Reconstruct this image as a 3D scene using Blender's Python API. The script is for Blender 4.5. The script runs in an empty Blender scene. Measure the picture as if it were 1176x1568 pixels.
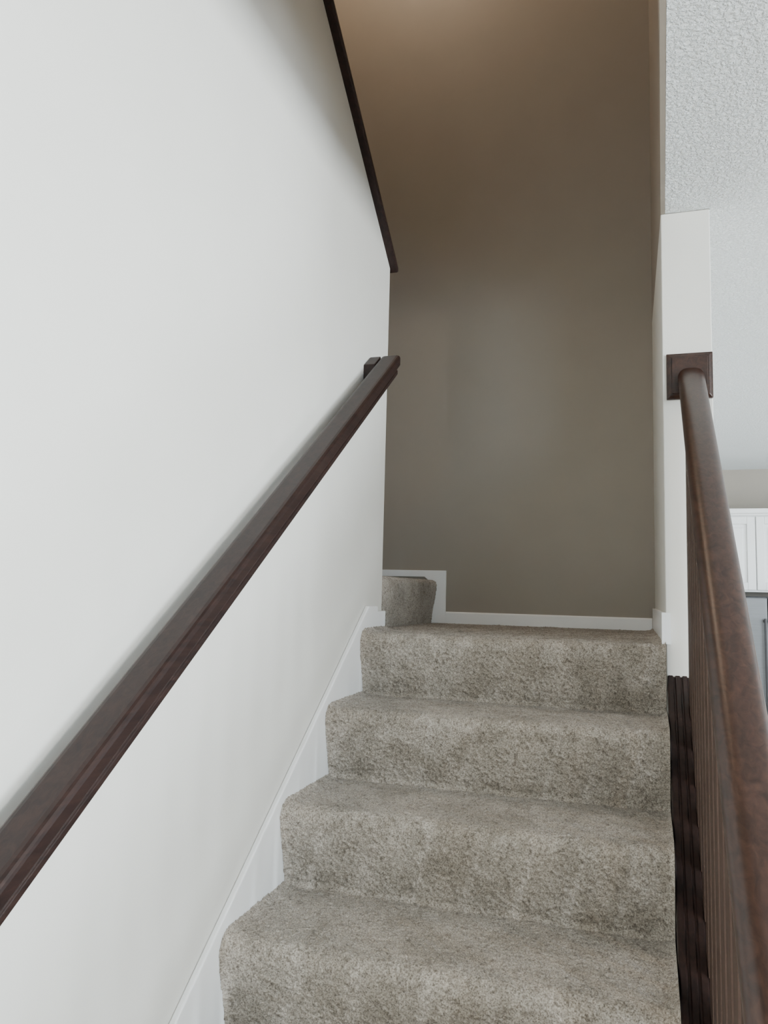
import bpy, bmesh, math, numpy as np
from mathutils import Matrix, Vector
S=bpy.context.scene
rng=np.random.default_rng(5)
# ---------------------------------------------------------------- materials
def mat(name):
    m=bpy.data.materials.new(name); m.use_nodes=True
    return m,m.node_tree.nodes,m.node_tree.links,m.node_tree.nodes['Principled BSDF']
def coords(N,L,scale=(1,1,1)):
    tc=N.new('ShaderNodeTexCoord'); mp=N.new('ShaderNodeMapping'); mp.inputs['Scale'].default_value=scale
    L.new(tc.outputs['Object'],mp.inputs['Vector']); return mp.outputs['Vector']
def noise(N,L,vec,scale,detail=3,rough=.5,dist=0):
    n=N.new('ShaderNodeTexNoise'); n.inputs['Scale'].default_value=scale; n.inputs['Detail'].default_value=detail
    n.inputs['Roughness'].default_value=rough; n.inputs['Distortion'].default_value=dist
    L.new(vec,n.inputs['Vector']); return n.outputs['Fac']
def ramp(N,L,fac,stops):
    r=N.new('ShaderNodeValToRGB'); L.new(fac,r.inputs['Fac'])
    e=r.color_ramp.elements
    while len(e)<len(stops): e.new(.5)
    for i,(p,c) in enumerate(stops):
        e[i].position=p; e[i].color=(*c,1)
    return r.outputs['Color']
def bump(N,L,B,h,strength,dist):
    b=N.new('ShaderNodeBump'); b.inputs['Strength'].default_value=strength; b.inputs['Distance'].default_value=dist
    L.new(h,b.inputs['Height']); L.new(b.outputs['Normal'],B.inputs['Normal'])
def paint(name,col,rough=.6,bs=.15,sc=260,dist=.001):
    m,N,L,B=mat(name); v=coords(N,L)
    n=noise(N,L,v,6,2)
    c=ramp(N,L,n,[(.3,tuple(x*.985 for x in col)),(.7,tuple(min(1,x*1.015) for x in col))])
    L.new(c,B.inputs['Base Color']); B.inputs['Roughness'].default_value=rough
    bump(N,L,B,noise(N,L,v,sc,2),bs,dist); return m
WALL=paint('wall_paint_offwhite',(.685,.67,.62),.55)
WALL_SHADED=paint('wall_paint_shaded',(.305,.268,.222),.6)  # wall paint darkened: dimness of the back of the stairwell put into its colour
WHITE=paint('trim_white_paint',(.88,.88,.87),.35,.03)
UPW=paint('upper_wall_paint',(.33,.295,.25),.6)
def ceil_mat():
    m,N,L,B=mat('knockdown_ceiling'); v=coords(N,L)
    B.inputs['Base Color'].default_value=(.91,.955,.96,1); B.inputs['Roughness'].default_value=.8
    n=noise(N,L,v,95,3,.6,.5)
    r=ramp(N,L,n,[(.40,(0,0,0)),(.62,(1,1,1))])
    bump(N,L,B,r,.9,.006); return m
CEIL=ceil_mat()
def wood(name,dark,light,rough,axis='y',spec=.5):
    m,N,L,B=mat(name)
    sc={'y':(26,1.6,26),'z':(26,26,1.6),'x':(1.6,26,26)}[axis]
    v=coords(N,L,sc)
    n=noise(N,L,v,3.2,6,.62,.8)
    c=ramp(N,L,n,[(.30,dark),(.52,tuple((a+b)/2 for a,b in zip(dark,light))),(.72,light)])
    L.new(c,B.inputs['Base Color']); B.inputs['Roughness'].default_value=rough
    B.inputs['Specular IOR Level'].default_value=spec
    bump(N,L,B,n,.10,.002); return m
WOOD=wood('espresso_wood',(.010,.0055,.005),(.030,.015,.012),.42,'y',.25)
WOODR=wood('espresso_wood_satin',(.015,.0075,.0055),(.052,.025,.017),.32,'y',.34)
WOODV=wood('espresso_wood_upright',(.052,.033,.025),(.080,.051,.039),.6,'z',.12)
def carpet_mat():
    m,N,L,B=mat('frieze_carpet'); v=coords(N,L)
    patch=noise(N,L,v,6.5,4,.6,.9)
    fleck=noise(N,L,v,290,3,.72)
    at=N.new('ShaderNodeAttribute'); at.attribute_name='tuft'
    c1=ramp(N,L,fleck,[(.35,(.165,.14,.115)),(.47,(.36,.316,.265)),(.64,(.56,.507,.435))])
    c2=ramp(N,L,at.outputs['Fac'],[(0,(.50,.48,.46)),(.4,(.94,.94,.94)),(1,(1.0,1.0,1.0))])
    c3=ramp(N,L,patch,[(.42,(.78,.77,.75)),(.54,(1,1,1))])
    a=N.new('ShaderNodeMix'); a.data_type='RGBA'; a.blend_type='MULTIPLY'; a.inputs[0].default_value=1
    L.new(c1,a.inputs[6]); L.new(c2,a.inputs[7])
    b=N.new('ShaderNodeMix'); b.data_type='RGBA'; b.blend_type='MULTIPLY'; b.inputs[0].default_value=1
    L.new(a.outputs[2],b.inputs[6]); L.new(c3,b.inputs[7])
    L.new(b.outputs[2],B.inputs['Base Color']); B.inputs['Roughness'].default_value=1
    B.inputs['Specular IOR Level'].default_value=.1
    B.inputs['Sheen Weight'].default_value=.15; B.inputs['Sheen Roughness'].default_value=.5
    bump(N,L,B,noise(N,L,v,420,2,.7),.5,.002); return m
CARPET=carpet_mat()
def simple(name,col,rough,metal=0,sc=(1,1,1),var=.06,emit=None):
    m,N,L,B=mat(name); v=coords(N,L,sc)
    c=ramp(N,L,noise(N,L,v,8,3),[(.3,tuple(x*(1-var) for x in col)),(.7,tuple(min(1,x*(1+var)) for x in col))])
    L.new(c,B.inputs['Base Color']); B.inputs['Roughness'].default_value=rough; B.inputs['Metallic'].default_value=metal
    if emit:
        B.inputs['Emission Color'].default_value=(*emit[0],1); B.inputs['Emission Strength'].default_value=emit[1]
    return m
FLOORM=wood('floor_wood',(.15,.105,.075),(.28,.21,.15),.45)
STEEL=simple('brushed_steel',(.16,.165,.17),.4,.5,(1,1,30))
BLACK=simple('black_plastic',(.015,.015,.017),.4)
BRASS=simple('bronze_metal',(.08,.06,.045),.4,.8)
LAMPM=simple('lamp_glass',(.9,.85,.75),.4,0,(1,1,1),.02,((1,.72,.42),3))
# ---------------------------------------------------------------- helpers
def finish(name,bm,m,parent=None,bevel=0,smooth=False):
    bmesh.ops.recalc_face_normals(bm,faces=bm.faces[:])
    me=bpy.data.meshes.new(name); bm.to_mesh(me); bm.free()
    o=bpy.data.objects.new(name,me); S.collection.objects.link(o)
    me.materials.append(m)
    if smooth:
        for p in me.polygons: p.use_smooth=True
    if bevel:
        b=o.modifiers.new('bevel','BEVEL'); b.width=bevel; b.segments=3; b.limit_method='ANGLE'; b.angle_limit=math.radians(40)
    if parent: o.parent=parent
    return o
def addbox(bm,b):
    x0,x1,y0,y1,z0,z1=b
    v=[bm.verts.new(p) for p in [(x0,y0,z0),(x1,y0,z0),(x1,y1,z0),(x0,y1,z0),(x0,y0,z1),(x1,y0,z1),(x1,y1,z1),(x0,y1,z1)]]
    for f in [(0,3,2,1),(4,5,6,7),(0,1,5,4),(1,2,6,5),(2,3,7,6),(3,0,4,7)]: bm.faces.new([v[i] for i in f])
def boxes(name,bs,m,parent=None,bevel=0):
    bm=bmesh.new()
    for b in bs: addbox(bm,b)
    return finish(name,bm,m,parent,bevel)
def addprism(bm,poly,xa,xb):
    """poly in (y,z); xa,xb functions of y"""
    A=[bm.verts.new((xa(y),y,z)) for y,z in poly]; B=[bm.verts.new((xb(y),y,z)) for y,z in poly]
    n=len(poly); bm.faces.new(A); bm.faces.new(B[::-1])
    for i in range(n): bm.faces.new([A[i],A[(i+1)%n],B[(i+1)%n],B[i]])
def addprism_y(bm,poly,ya,yb,sh=lambda y:0):
    A=[bm.verts.new((x+sh(ya),ya,z)) for x,z in poly]; B=[bm.verts.new((x+sh(yb),yb,z)) for x,z in poly]
    n=len(poly); bm.faces.new(A); bm.faces.new(B[::-1])
    for i in range(n): bm.faces.new([A[i],A[(i+1)%n],B[(i+1)%n],B[i]])
def prism(name,poly,xa,xb,m,parent=None,bevel=0):
    fa=xa if callable(xa) else (lambda y:xa); fb=xb if callable(xb) else (lambda y:xb)
    bm=bmesh.new(); addprism(bm,poly,fa,fb); return finish(name,bm,m,parent,bevel)
def sweep(name,prof,P0,P1,m,parent=None,bevel=0,segs=1):
    bm=bmesh.new(); rings=[]
    for k in range(segs+1):
        P=Vector(P0).lerp(Vector(P1),k/segs)
        rings.append([bm.verts.new((P.x+u,P.y,P.z+v)) for u,v in prof])
    n=len(prof)
    for k in range(segs):
        for i in range(n): bm.faces.new([rings[k][i],rings[k][(i+1)%n],rings[k+1][(i+1)%n],rings[k+1][i]])
    bm.faces.new(rings[0]); bm.faces.new(rings[-1][::-1])
    return finish(name,bm,m,parent,bevel)
def empty(name):
    e=bpy.data.objects.new(name,None); S.collection.objects.link(e); return e
def mirror(half,w,h):
    r=[(u*w,v*h) for u,v in half]; l=[(-u,v) for u,v in r[1:-1]][::-1]
    return r+l
def railprofile(w,h):
    P=[(.0,-.5),(.30,-.5),(.36,-.46),(.37,-.30),(.35,-.20),(.37,-.12),(.43,-.08)]
    for a in np.linspace(-20,90,18):
        t=math.radians(a); c,s=math.cos(t),math.sin(t)
        P.append((.5*abs(c)**.72 if a<90 else 0,.09+.41*math.copysign(abs(s)**.85,s)))
    return mirror(P,w,h)
def flatprofile(w,h):
    return mirror([(0,-.5),(.33,-.5),(.38,-.45),(.38,-.28),(.34,-.24),(.34,-.14),(.40,-.08),(.47,-.05),(.5,0),(.5,.30),(.485,.38),(.45,.44),(.39,.48),(.30,.5),(0,.5)],w,h)
# ---------------------------------------------------------------- key dimensions (landing top = 0)
XL=-.785; WLX=-.80; T=.265; R=.191; Y1=2.294; NST=8; FL=-NST*R; SL=R/T
YB=3.2; CEILZ=1.242; UPZ=4.0; YCOL=2.28; YCOR=2.49
capc=lambda y:.158-.022*(YCOL-y)
railx=lambda y:.168-.023*(YCOL-y)
edge=lambda y:.093-.0375*(YCOL-y)
# ---------------------------------------------------------------- carpet
def resample(pts,d):
    P=np.array(pts,float); seg=np.linalg.norm(np.diff(P,axis=0),axis=1); s=np.r_[0,np.cumsum(seg)]
    n=int(s[-1]/d)+1; t=np.linspace(0,s[-1],n)
    return np.c_[np.interp(t,s,P[:,0]),np.interp(t,s,P[:,1])]
def blur(a,k):
    for _ in range(k):
        a=(np.roll(a,1,0)+np.roll(a,-1,0)+np.roll(a,1,1)+np.roll(a,-1,1)+a)/5
    return a
def nosearc(y,z,r,amax=96,n=9):
    return [(y+r-r*math.sin(a),z-r+r*math.cos(a)) for a in np.linspace(0,math.radians(amax),n)]
def carpet_sheet(name,prof,e0,e1,mapf,d=.003,roundl=.012,amp=1):
    P=resample(prof,d); n=len(P)
    tg=np.gradient(P,axis=0); nl=np.c_[-tg[:,1],tg[:,0]]; nl/=np.linalg.norm(nl,axis=1)[:,None]+1e-9
    m=int((.9)/d)+1; u=np.linspace(0,1,m)
    h=rng.random((n,m)); low=blur(rng.standard_normal((n,m)),80); low/=low.std()
    mid=blur(rng.standard_normal((n,m)),1); mid/=mid.std()
    tuft=np.clip(.5+.22*mid+.25*(h-.5),0,1)
    disp=(.0009*mid+.0012*(h-.5)*2+.0006*low)*amp
    dist=np.minimum(u,1-u)*.87
    disp=disp-roundl*np.exp(-(dist/.010))[None,:]
    jx=(rng.random((n,m))-.5)*.0018
    A=P[:,0][:,None]+nl[:,0][:,None]*disp; Z=P[:,1][:,None]+nl[:,1][:,None]*disp
    E0=np.array([e0(a) for a in P[:,0]])[:,None]; E1=np.array([e1(a) for a in P[:,0]])[:,None]
    Ex=E0+(E1-E0)*u[None,:]; Ex[:,1:-1]+=jx[:,1:-1]
    co=mapf(A,Ex,Z).reshape(-1,3)
    idx=np.arange(n*m).reshape(n,m)
    q=np.stack([idx[:-1,:-1],idx[:-1,1:],idx[1:,1:],idx[1:,:-1]],-1).reshape(-1,4)
    me=bpy.data.meshes.new(name); me.vertices.add(len(co)); me.vertices.foreach_set('co',co.astype(np.float32).ravel())
    me.loops.add(q.size); me.loops.foreach_set('vertex_index',q.astype(np.int32).ravel())
    me.polygons.add(len(q)); me.polygons.foreach_set('loop_start',np.arange(0,q.size,4,dtype=np.int32))
    me.update(calc_edges=True)
    at=me.attributes.new('tuft','FLOAT','POINT'); at.data.foreach_set('value',tuft.astype(np.float32).ravel())
    me.polygons.foreach_set('use_smooth',[True]*len(q)); me.materials.append(CARPET)
    o=bpy.data.objects.new(name,me); S.collection.objects.link(o); return o
stair=empty('carpeted_staircase')
prof=[(YB-.002,0)]
OV=.042; NR=.031
for k in range(NST):
    z=-k*R; yr=Y1-k*T; ny=yr-OV
    prof+=nosearc(ny,z,NR)
    prof+=[(ny+.006,z-.066),(yr-.018,z-.125),(yr-.003,z-R+.012),(yr-.006,z-R)]
o=carpet_sheet('lower_flight',prof,lambda y:XL if y<2.41 else (-.787 if y<2.51 else -.86),lambda y:min(capc(y)-.0645,.0922) if y<2.30 else .0815,
   lambda A,E,Z:np.stack([E,A,Z],-1)); o.parent=stair
XR=-.815; R2=R-.010
SKW=.062
a0=-(XR+.036)
p2=[(-(XR-.96),R2),(-(XR-.1),R2)]+nosearc(a0,R2,.024,92)+[(a0+.003,R2-.060),(a0+.014,R2-.12),(a0+.022,.0)]
o=carpet_sheet('turning_step',p2,lambda a:2.503,lambda a:YB-.001,lambda A,E,Z:np.stack([-A-SKW*(YB-E),E,Z],-1),.003,.0,.6); o.parent=stair
poly=[(YB-.01,-.012)]
for k in range(NST):
    yr=Y1-k*T+.006; poly+=[(yr,-k*R-.014),(yr,-(k+1)*R-.014)]
poly=poly[:-1]+[(Y1-(NST-1)*T+.006,FL+.001),(YB-.01,FL+.001)]
prism('stair_body',poly,XL+.004,lambda y:min(capc(y)-.0665,.0905),WHITE,stair)
bm=bmesh.new()
core=[(-a-.0022,z-.0022) for a,z in p2[1:]]
core[-1]=(core[-1][0],.001)
addprism_y(bm,[(-1.77,.001),(-1.77,R2-.0022)]+core,2.5032,YB-.004,lambda y:-SKW*(YB-y))
for k in range(1,8):
    y=2.50-(k-1)*T; addbox(bm,(-1.84,-.925,y-T,y-.002 if k>1 else y,.001,R*(k+1)))
finish('upper_flight',bm,CARPET,stair)
# ---------------------------------------------------------------- walls
CS=.735; WT=1.262
ytop=.3
poly=[(-3.5,FL),(YCOR,FL),(YCOR,WT),(ytop,WT+CS*(YCOR-ytop)),(ytop,CEILZ),(-3.5,CEILZ)]
prism('wall_left',poly,-.92,WLX,WALL)
boxes('wall_back',[(-2.0,.0929,YB,YB+.12,FL,UPZ)],WALL_SHADED)
boxes('wall_stairwell_left',[(-2.0,-1.85,ytop,YB,0,UPZ)],UPW)
boxes('wall_right',[(.093,.225,YCOL,7.1,FL,CEILZ)],WALL,None,.003)
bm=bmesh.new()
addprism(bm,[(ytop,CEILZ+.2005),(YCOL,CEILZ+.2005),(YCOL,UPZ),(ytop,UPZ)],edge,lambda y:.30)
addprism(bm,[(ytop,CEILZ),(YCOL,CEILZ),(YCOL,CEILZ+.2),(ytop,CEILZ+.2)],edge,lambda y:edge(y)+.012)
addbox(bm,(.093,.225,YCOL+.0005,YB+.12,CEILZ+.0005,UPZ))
finish('wall_stairwell_right',bm,WALL_SHADED)
boxes('wall_stairwell_front',[(-2.0,.30,ytop-.12,ytop-.001,CEILZ+.25,UPZ)],UPW)
boxes('ceiling_upper',[(-2.0,.30,ytop-.12,YB+.12,UPZ,UPZ+.1)],WHITE)
bm=bmesh.new()
addprism(bm,[(ytop,CEILZ),(YCOL,CEILZ),(YCOL,CEILZ+.2),(ytop,CEILZ+.2)],lambda y:edge(y)+.0125,lambda y:4.6)
addbox(bm,(.2255,4.6,YCOL+.0005,7.1,CEILZ,CEILZ+.2)); addbox(bm,(-.92,4.6,-3.6,ytop-.001,CEILZ+.0005,CEILZ+.2))
finish('ceiling',bm,CEIL)
boxes('floor',[(-.92,4.6,-3.6,7.2,FL-.1,FL)],FLOORM)
boxes('wall_kitchen',[(.093,4.6,7.1,7.2,FL,CEILZ)],UPW)
def holed_x(name,x0,x1,ya,yb,holes,m):
    bs=[];cur=ya
    for (h0,h1,z0,z1) in holes:
        bs+=[(x0,x1,cur,h0,FL,CEILZ),(x0,x1,h0,h1,FL,z0),(x0,x1,h0,h1,z1,CEILZ)];cur=h1
    bs.append((x0,x1,cur,yb,FL,CEILZ)); return boxes(name,bs,m)
H0=(-2.85,-2.5,.1,1.05); H1=(-1.2,1.0,.1,1.05); H3=(3.6,5.4,FL+.9,.65)
holed_x('wall_windows',4.5,4.62,-3.5,7.1,[H0,H1,H3],WALL)
h0,h1,z0,z1=2.1,4.1,-.3,.9
boxes('wall_rear',[(-.92,h0,-3.62,-3.5,FL,CEILZ),(h1,4.5,-3.62,-3.5,FL,CEILZ),(h0,h1,-3.62,-3.5,FL,z0),(h0,h1,-3.62,-3.5,z1,CEILZ)],WALL)
def win_x(name,x,H,mull=True):
    a,b,z0,z1=H; f=.05 if mull else .03; c=(a+b)/2
    bs=[(x,x+.06,a,a+f,z0,z1),(x,x+.06,b-f,b,z0,z1),(x,x+.06,a+f,b-f,z0,z0+f),(x,x+.06,a+f,b-f,z1-f,z1)]
    if mull: bs.append((x,x+.06,c-.02,c+.02,z0+f,z1-f))
    boxes(name,bs,WHITE,None,.003)
win_x('window_1',4.53,H1); win_x('window_2',4.53,H3); win_x('window_4',4.53,H0,False)
f=.05;c=(h0+h1)/2
boxes('window_3',[(h0,h0+f,-3.59,-3.53,z0,z1),(h1-f,h1,-3.59,-3.53,z0,z1),(h0+f,h1-f,-3.59,-3.53,z0,z0+f),(h0+f,h1-f,-3.59,-3.53,z1-f,z1),(c-.03,c+.03,-3.59,-3.53,z0+f,z1-f)],WHITE,None,.003)
# ---------------------------------------------------------------- trim
def line(y,y0,z0): return z0-SL*(y0-y)
yb=.30
poly=[(2.412,-.30),(2.412,.079),(2.318,.079),(yb,line(yb,2.318,.079)),(yb,FL+.0005),(yb+.42,FL+.0005)]
prism('baseboard_left',poly,WLX+.0005,XL-.0005,WHITE,None,.004)
boxes('trim_1',[(WLX+.0005,WLX+.012,2.4125,YCOR+.0005,.001,.062),(-.92,WLX+.012,YCOR+.0005,YCOR+.0115,.001,.062)],WHITE,None,.003)
prism('baseboard_back',[(YB-.0005,.001),(YB-.013,.001),(YB-.013,.044),(YB-.006,.050),(YB-.0005,.050)],-.7405,.081,WHITE)
bm=bmesh.new()
addprism_y(bm,[(-1.84,R+.003),(-.835,R+.003),(-.806,R-.02),(-.806,.001),(-.741,.001),(-.741,.222),(-1.84,.222)],YB-.013,YB-.0005)
finish('trim_2',bm,WHITE,None,.002)
boxes('baseboard_right',[(.0825,.0925,2.269,YB-.014,.002,.088),(.0926,.106,2.269,2.2795,.002,.088)],WHITE)
boxes('baseboard_kitchen',[(.226,4.49,7.085,7.0995,FL,FL+.09)],WHITE,None,.003)
# ---------------------------------------------------------------- sloped cap on the left wall
cz=WT+.001
prof=[(-.082,0),(.082,0),(.086,.004),(.086,.016),(.080,.022),(.082,.028),(.078,.034),(-.078,.034),(-.082,.028),(-.080,.022),(-.086,.016),(-.086,.004)]
y0c,y1c=YCOR+.015,ytop+.002
sweep('wall_cap',prof,(-.86,y0c,cz-CS*(y0c-YCOR)),(-.86,y1c,cz-CS*(y1c-YCOR)),WOOD)
# ---------------------------------------------------------------- left wall handrail
hr=empty('handrail')
ye,ze=2.30,.850; ys=.15; sl=.715
hx=-.729
rp=flatprofile(.066,.066)
sweep('rail',rp,(hx,ye,ze),(hx,ys,ze-sl*(ye-ys)),WOOD,hr,.0012)
def retn(name,y,z):
    poly=[(y-.06,z-sl*.06+.0325),(y,z+.0325),(y,z-.030),(y-.06,z-sl*.06-.030)]
    prism(name,poly,WLX+.0005,hx-.0325,WOOD,hr,.003)
retn('wall_return_top',ye,ze); retn('wall_return_bottom',ys+.06,ze-sl*(ye-ys-.06))
# ---------------------------------------------------------------- right railing
rl=empty('stair_railing')
yt=YCOL-.022; zt=.750; yb2=.42
rp=railprofile(.070,.074)
rz=lambda y:zt-SL*(YCOL-y)
o=sweep('handrail_bar',rp,(railx(yt),yt,rz(yt)),(railx(yb2),yb2,rz(yb2)),WOODR,rl)
for p in o.data.polygons: p.use_smooth=len(p.vertices)==4
o.data.set_sharp_from_angle(angle=math.radians(28))
cx,czr=.164,.752
bm=bmesh.new()
def frus(bm,w0,h0_,w1,h1_,ya,yb_):
    A=[bm.verts.new((cx+s*w0,ya,czr+t*h0_)) for s,t in ((-1,-1),(1,-1),(1,1),(-1,1))]
    B=[bm.verts.new((cx+s*w1,yb_,czr+t*h1_)) for s,t in ((-1,-1),(1,-1),(1,1),(-1,1))]
    bm.faces.new(A);bm.faces.new(B[::-1])
    for i in range(4): bm.faces.new([A[i],A[(i+1)%4],B[(i+1)%4],B[i]])
frus(bm,.061,.066,.061,.066,YCOL-.0005,YCOL-.010)
frus(bm,.059,.064,.051,.056,YCOL-.0101,YCOL-.016)
frus(bm,.047,.052,.047,.052,YCOL-.0161,YCOL-.0215)
finish('rosette',bm,WOODR,rl,.0015)
kz=lambda y:-.115-SL*(YCOL-y)
ykb=.50
boxes_poly=[(YCOL-.001,FL+.0005),(YCOL-.001,kz(YCOL)-.002),(ykb,kz(ykb)-.002),(ykb,FL+.0005)]
prism('wall_knee',boxes_poly,lambda y:capc(y)-.060,lambda y:capc(y)+.060,WALL)
prof=[(-.063,0),(.063,0)]
tops=[]
nr=7; w=.126
for i in range(nr):
    a=-w/2+i*w/nr; b=a+w/nr
    tops+=[(a+.0015,.029),(a+.004,.033),(b-.004,.033),(b-.0015,.029)]
prof+=tops[::-1]
sweep('shoe_cap',prof,(capc(YCOL-.001),YCOL-.001,kz(YCOL)),(capc(ykb),ykb,kz(ykb)),WOOD,rl)
bm=bmesh.new()
y=2.17;hb=.021
while y>.55:
    x=railx(y)
    z0_=kz(y)+.033; z1_=rz(y)-.037
    A=[];B=[]
    for s,t in ((-1,-1),(1,-1),(1,1),(-1,1)):
        A.append(bm.verts.new((x+s*hb,y+t*hb,z0_+SL*t*hb))); B.append(bm.verts.new((x+s*hb,y+t*hb,z1_+SL*t*hb)))
    bm.faces.new(A);bm.faces.new(B[::-1])
    for i in range(4): bm.faces.new([A[i],A[(i+1)%4],B[(i+1)%4],B[i]])
    y-=.090
finish('balusters',bm,WOODV,rl,.0008)
nx=railx(.42);yn=.375
boxes('newel_post',[(nx-.045,nx+.045,yn-.045,yn+.045,FL+.001,-.50),(nx-.055,nx+.055,yn-.055,yn+.055,-.50,-.48),(nx-.04,nx+.04,yn-.04,yn+.04,-.48,-.465)],WOODV,rl,.004)
# ---------------------------------------------------------------- kitchen
cab=empty('kitchen_cabinet')
x0=.58;cw=.375
boxes('carcass',[(x0,x0+3*cw,6.73,7.0995,.20,.825)],WHITE,cab)
boxes('crown',[(x0-.02,x0+3*cw+.02,6.70,7.0995,.8255,.865),(x0-.01,x0+3*cw+.01,6.71,6.729,.81,.825)],WHITE,cab,.006)
for i in range(3):
    a=x0+i*cw+.004;b=a+cw-.008;f=.06
    bs=[(a,a+f,6.708,6.729,.215,.80),(b-f,b,6.708,6.729,.215,.80),(a+f,b-f,6.708,6.729,.215,.215+f),(a+f,b-f,6.708,6.729,.80-f,.80),(a+f,b-f,6.720,6.729,.215+f,.80-f),(a+f+.03,b-f-.03,6.711,6.7199,.305,.71)]
    boxes('door_panel_%d'%(i+1),bs,WHITE,cab,.004)
fr=empty('refrigerator')
boxes('body',[(.56,1.46,6.50,7.09,FL+.03,.165)],BLACK,fr,.005)
boxes('doors',[(.56,.985,6.44,6.499,FL+.10,.155),(1.0,1.46,6.44,6.499,FL+.10,.155)],STEEL,fr,.008)
boxes('handles',[(.955,.970,6.39,6.405,-.9,.0),(1.02,1.035,6.39,6.405,-.9,.0),(.955,.970,6.405,6.44,-.03,-.01),(1.02,1.035,6.405,6.44,-.03,-.01),(.955,.970,6.405,6.44,-.89,-.87),(1.02,1.035,6.405,6.44,-.89,-.87)],BLACK,fr,.003)
boxes('feet',[(.6,1.4,6.52,7.0,FL+.0005,FL+.03)],BLACK,fr)
kc=empty('kitchen_counter')
boxes('base_cabinets',[(1.75,4.2,6.5,7.08,FL+.0005,FL+.86)],WHITE,kc,.003)
boxes('countertop',[(1.73,4.22,6.46,7.08,FL+.861,FL+.9)],BLACK,kc,.004)
boxes('drawer_fronts',[(1.77+i*.6,2.33+i*.6,6.48,6.499,FL+.12,FL+.82) for i in range(4)],WHITE,kc,.004)
# ---------------------------------------------------------------- upper ceiling lamp, plus an added room fill lamp
def lamp(LX,LY,top):
    lp=empty('ceiling_lamp')
    bm=bmesh.new(); bmesh.ops.create_uvsphere(bm,u_segments=32,v_segments=16,radius=.16)
    bmesh.ops.scale(bm,vec=(1,1,.45),verts=bm.verts); bmesh.ops.translate(bm,vec=(LX,LY,top-.02),verts=bm.verts)
    bmesh.ops.bisect_plane(bm,geom=bm.verts[:]+bm.edges[:]+bm.faces[:],plane_co=(0,0,top-.021),plane_no=(0,0,1),clear_outer=True)
    finish('glass_shade',bm,LAMPM,lp,0,True)
    bm=bmesh.new(); bmesh.ops.create_cone(bm,cap_ends=True,segments=40,radius1=.17,radius2=.17,depth=.019)
    bmesh.ops.translate(bm,vec=(LX,LY,top-.0105),verts=bm.verts); finish('canopy',bm,BRASS,lp)
def light(name,typ,loc,rot,power,col,**k):
    l=bpy.data.lights.new(name,typ); l.energy=power; l.color=col
    for a,b in k.items(): setattr(l,a,b)
    o=bpy.data.objects.new(name,l); o.location=loc; o.rotation_euler=rot; S.collection.objects.link(o); return o
lamp(-1.02,2.70,UPZ); lamp(1.9,.3,CEILZ)  # second fixture is added, unseen, to go with the warm fill
light('lamp_bulb_upper','POINT',(-1.02,2.70,UPZ-.3),(0,0,0),30,(1,.80,.61),shadow_soft_size=.12)
light('warm_fill_room','POINT',(1.9,.3,CEILZ-.22),(0,0,0),38,(1,.75,.50),shadow_soft_size=.10)  # added fill light, warms the upper left wall
DAY=(.84,.93,1); SKY=(.66,.83,1)
light('daylight_window_1','AREA',(4.75,-.1,.57),(0,math.radians(90),0),410,DAY,shape='RECTANGLE',size=.9,size_y=2.2)
light('daylight_window_2','AREA',(4.75,4.5,0),(0,math.radians(90),0),360,DAY,shape='RECTANGLE',size=1.4,size_y=1.8)
light('daylight_window_3','AREA',(3.1,-3.75,.3),(math.radians(90),0,0),150,SKY,shape='RECTANGLE',size=2.0,size_y=1.2)
light('daylight_window_4','AREA',(4.75,-2.675,.57),(0,math.radians(90),0),700,DAY,shape='RECTANGLE',size=.9,size_y=.22)
W=bpy.data.worlds.new('sky'); S.world=W; W.use_nodes=True
W.node_tree.nodes['Background'].inputs[0].default_value=(.75,.85,1,1); W.node_tree.nodes['Background'].inputs[1].default_value=1
# ---------------------------------------------------------------- camera
cam=bpy.data.cameras.new('camera'); co=bpy.data.objects.new('camera',cam); S.collection.objects.link(co)
cam.sensor_fit='VERTICAL'; cam.sensor_height=36; cam.lens=1178/1568*36; cam.clip_start=.02
fw=Vector((-.3040,.9471,.1038)).normalized(); rt=Vector((.9526,.3031,.02538)); rt=(rt-fw*rt.dot(fw)).normalized(); up=rt.cross(fw)
M=Matrix.Identity(4)
for i in range(3): M[i][0]=rt[i];M[i][1]=up[i];M[i][2]=-fw[i]
M[0][3]=0;M[1][3]=0;M[2][3]=.124
co.matrix_world=M; S.camera=co
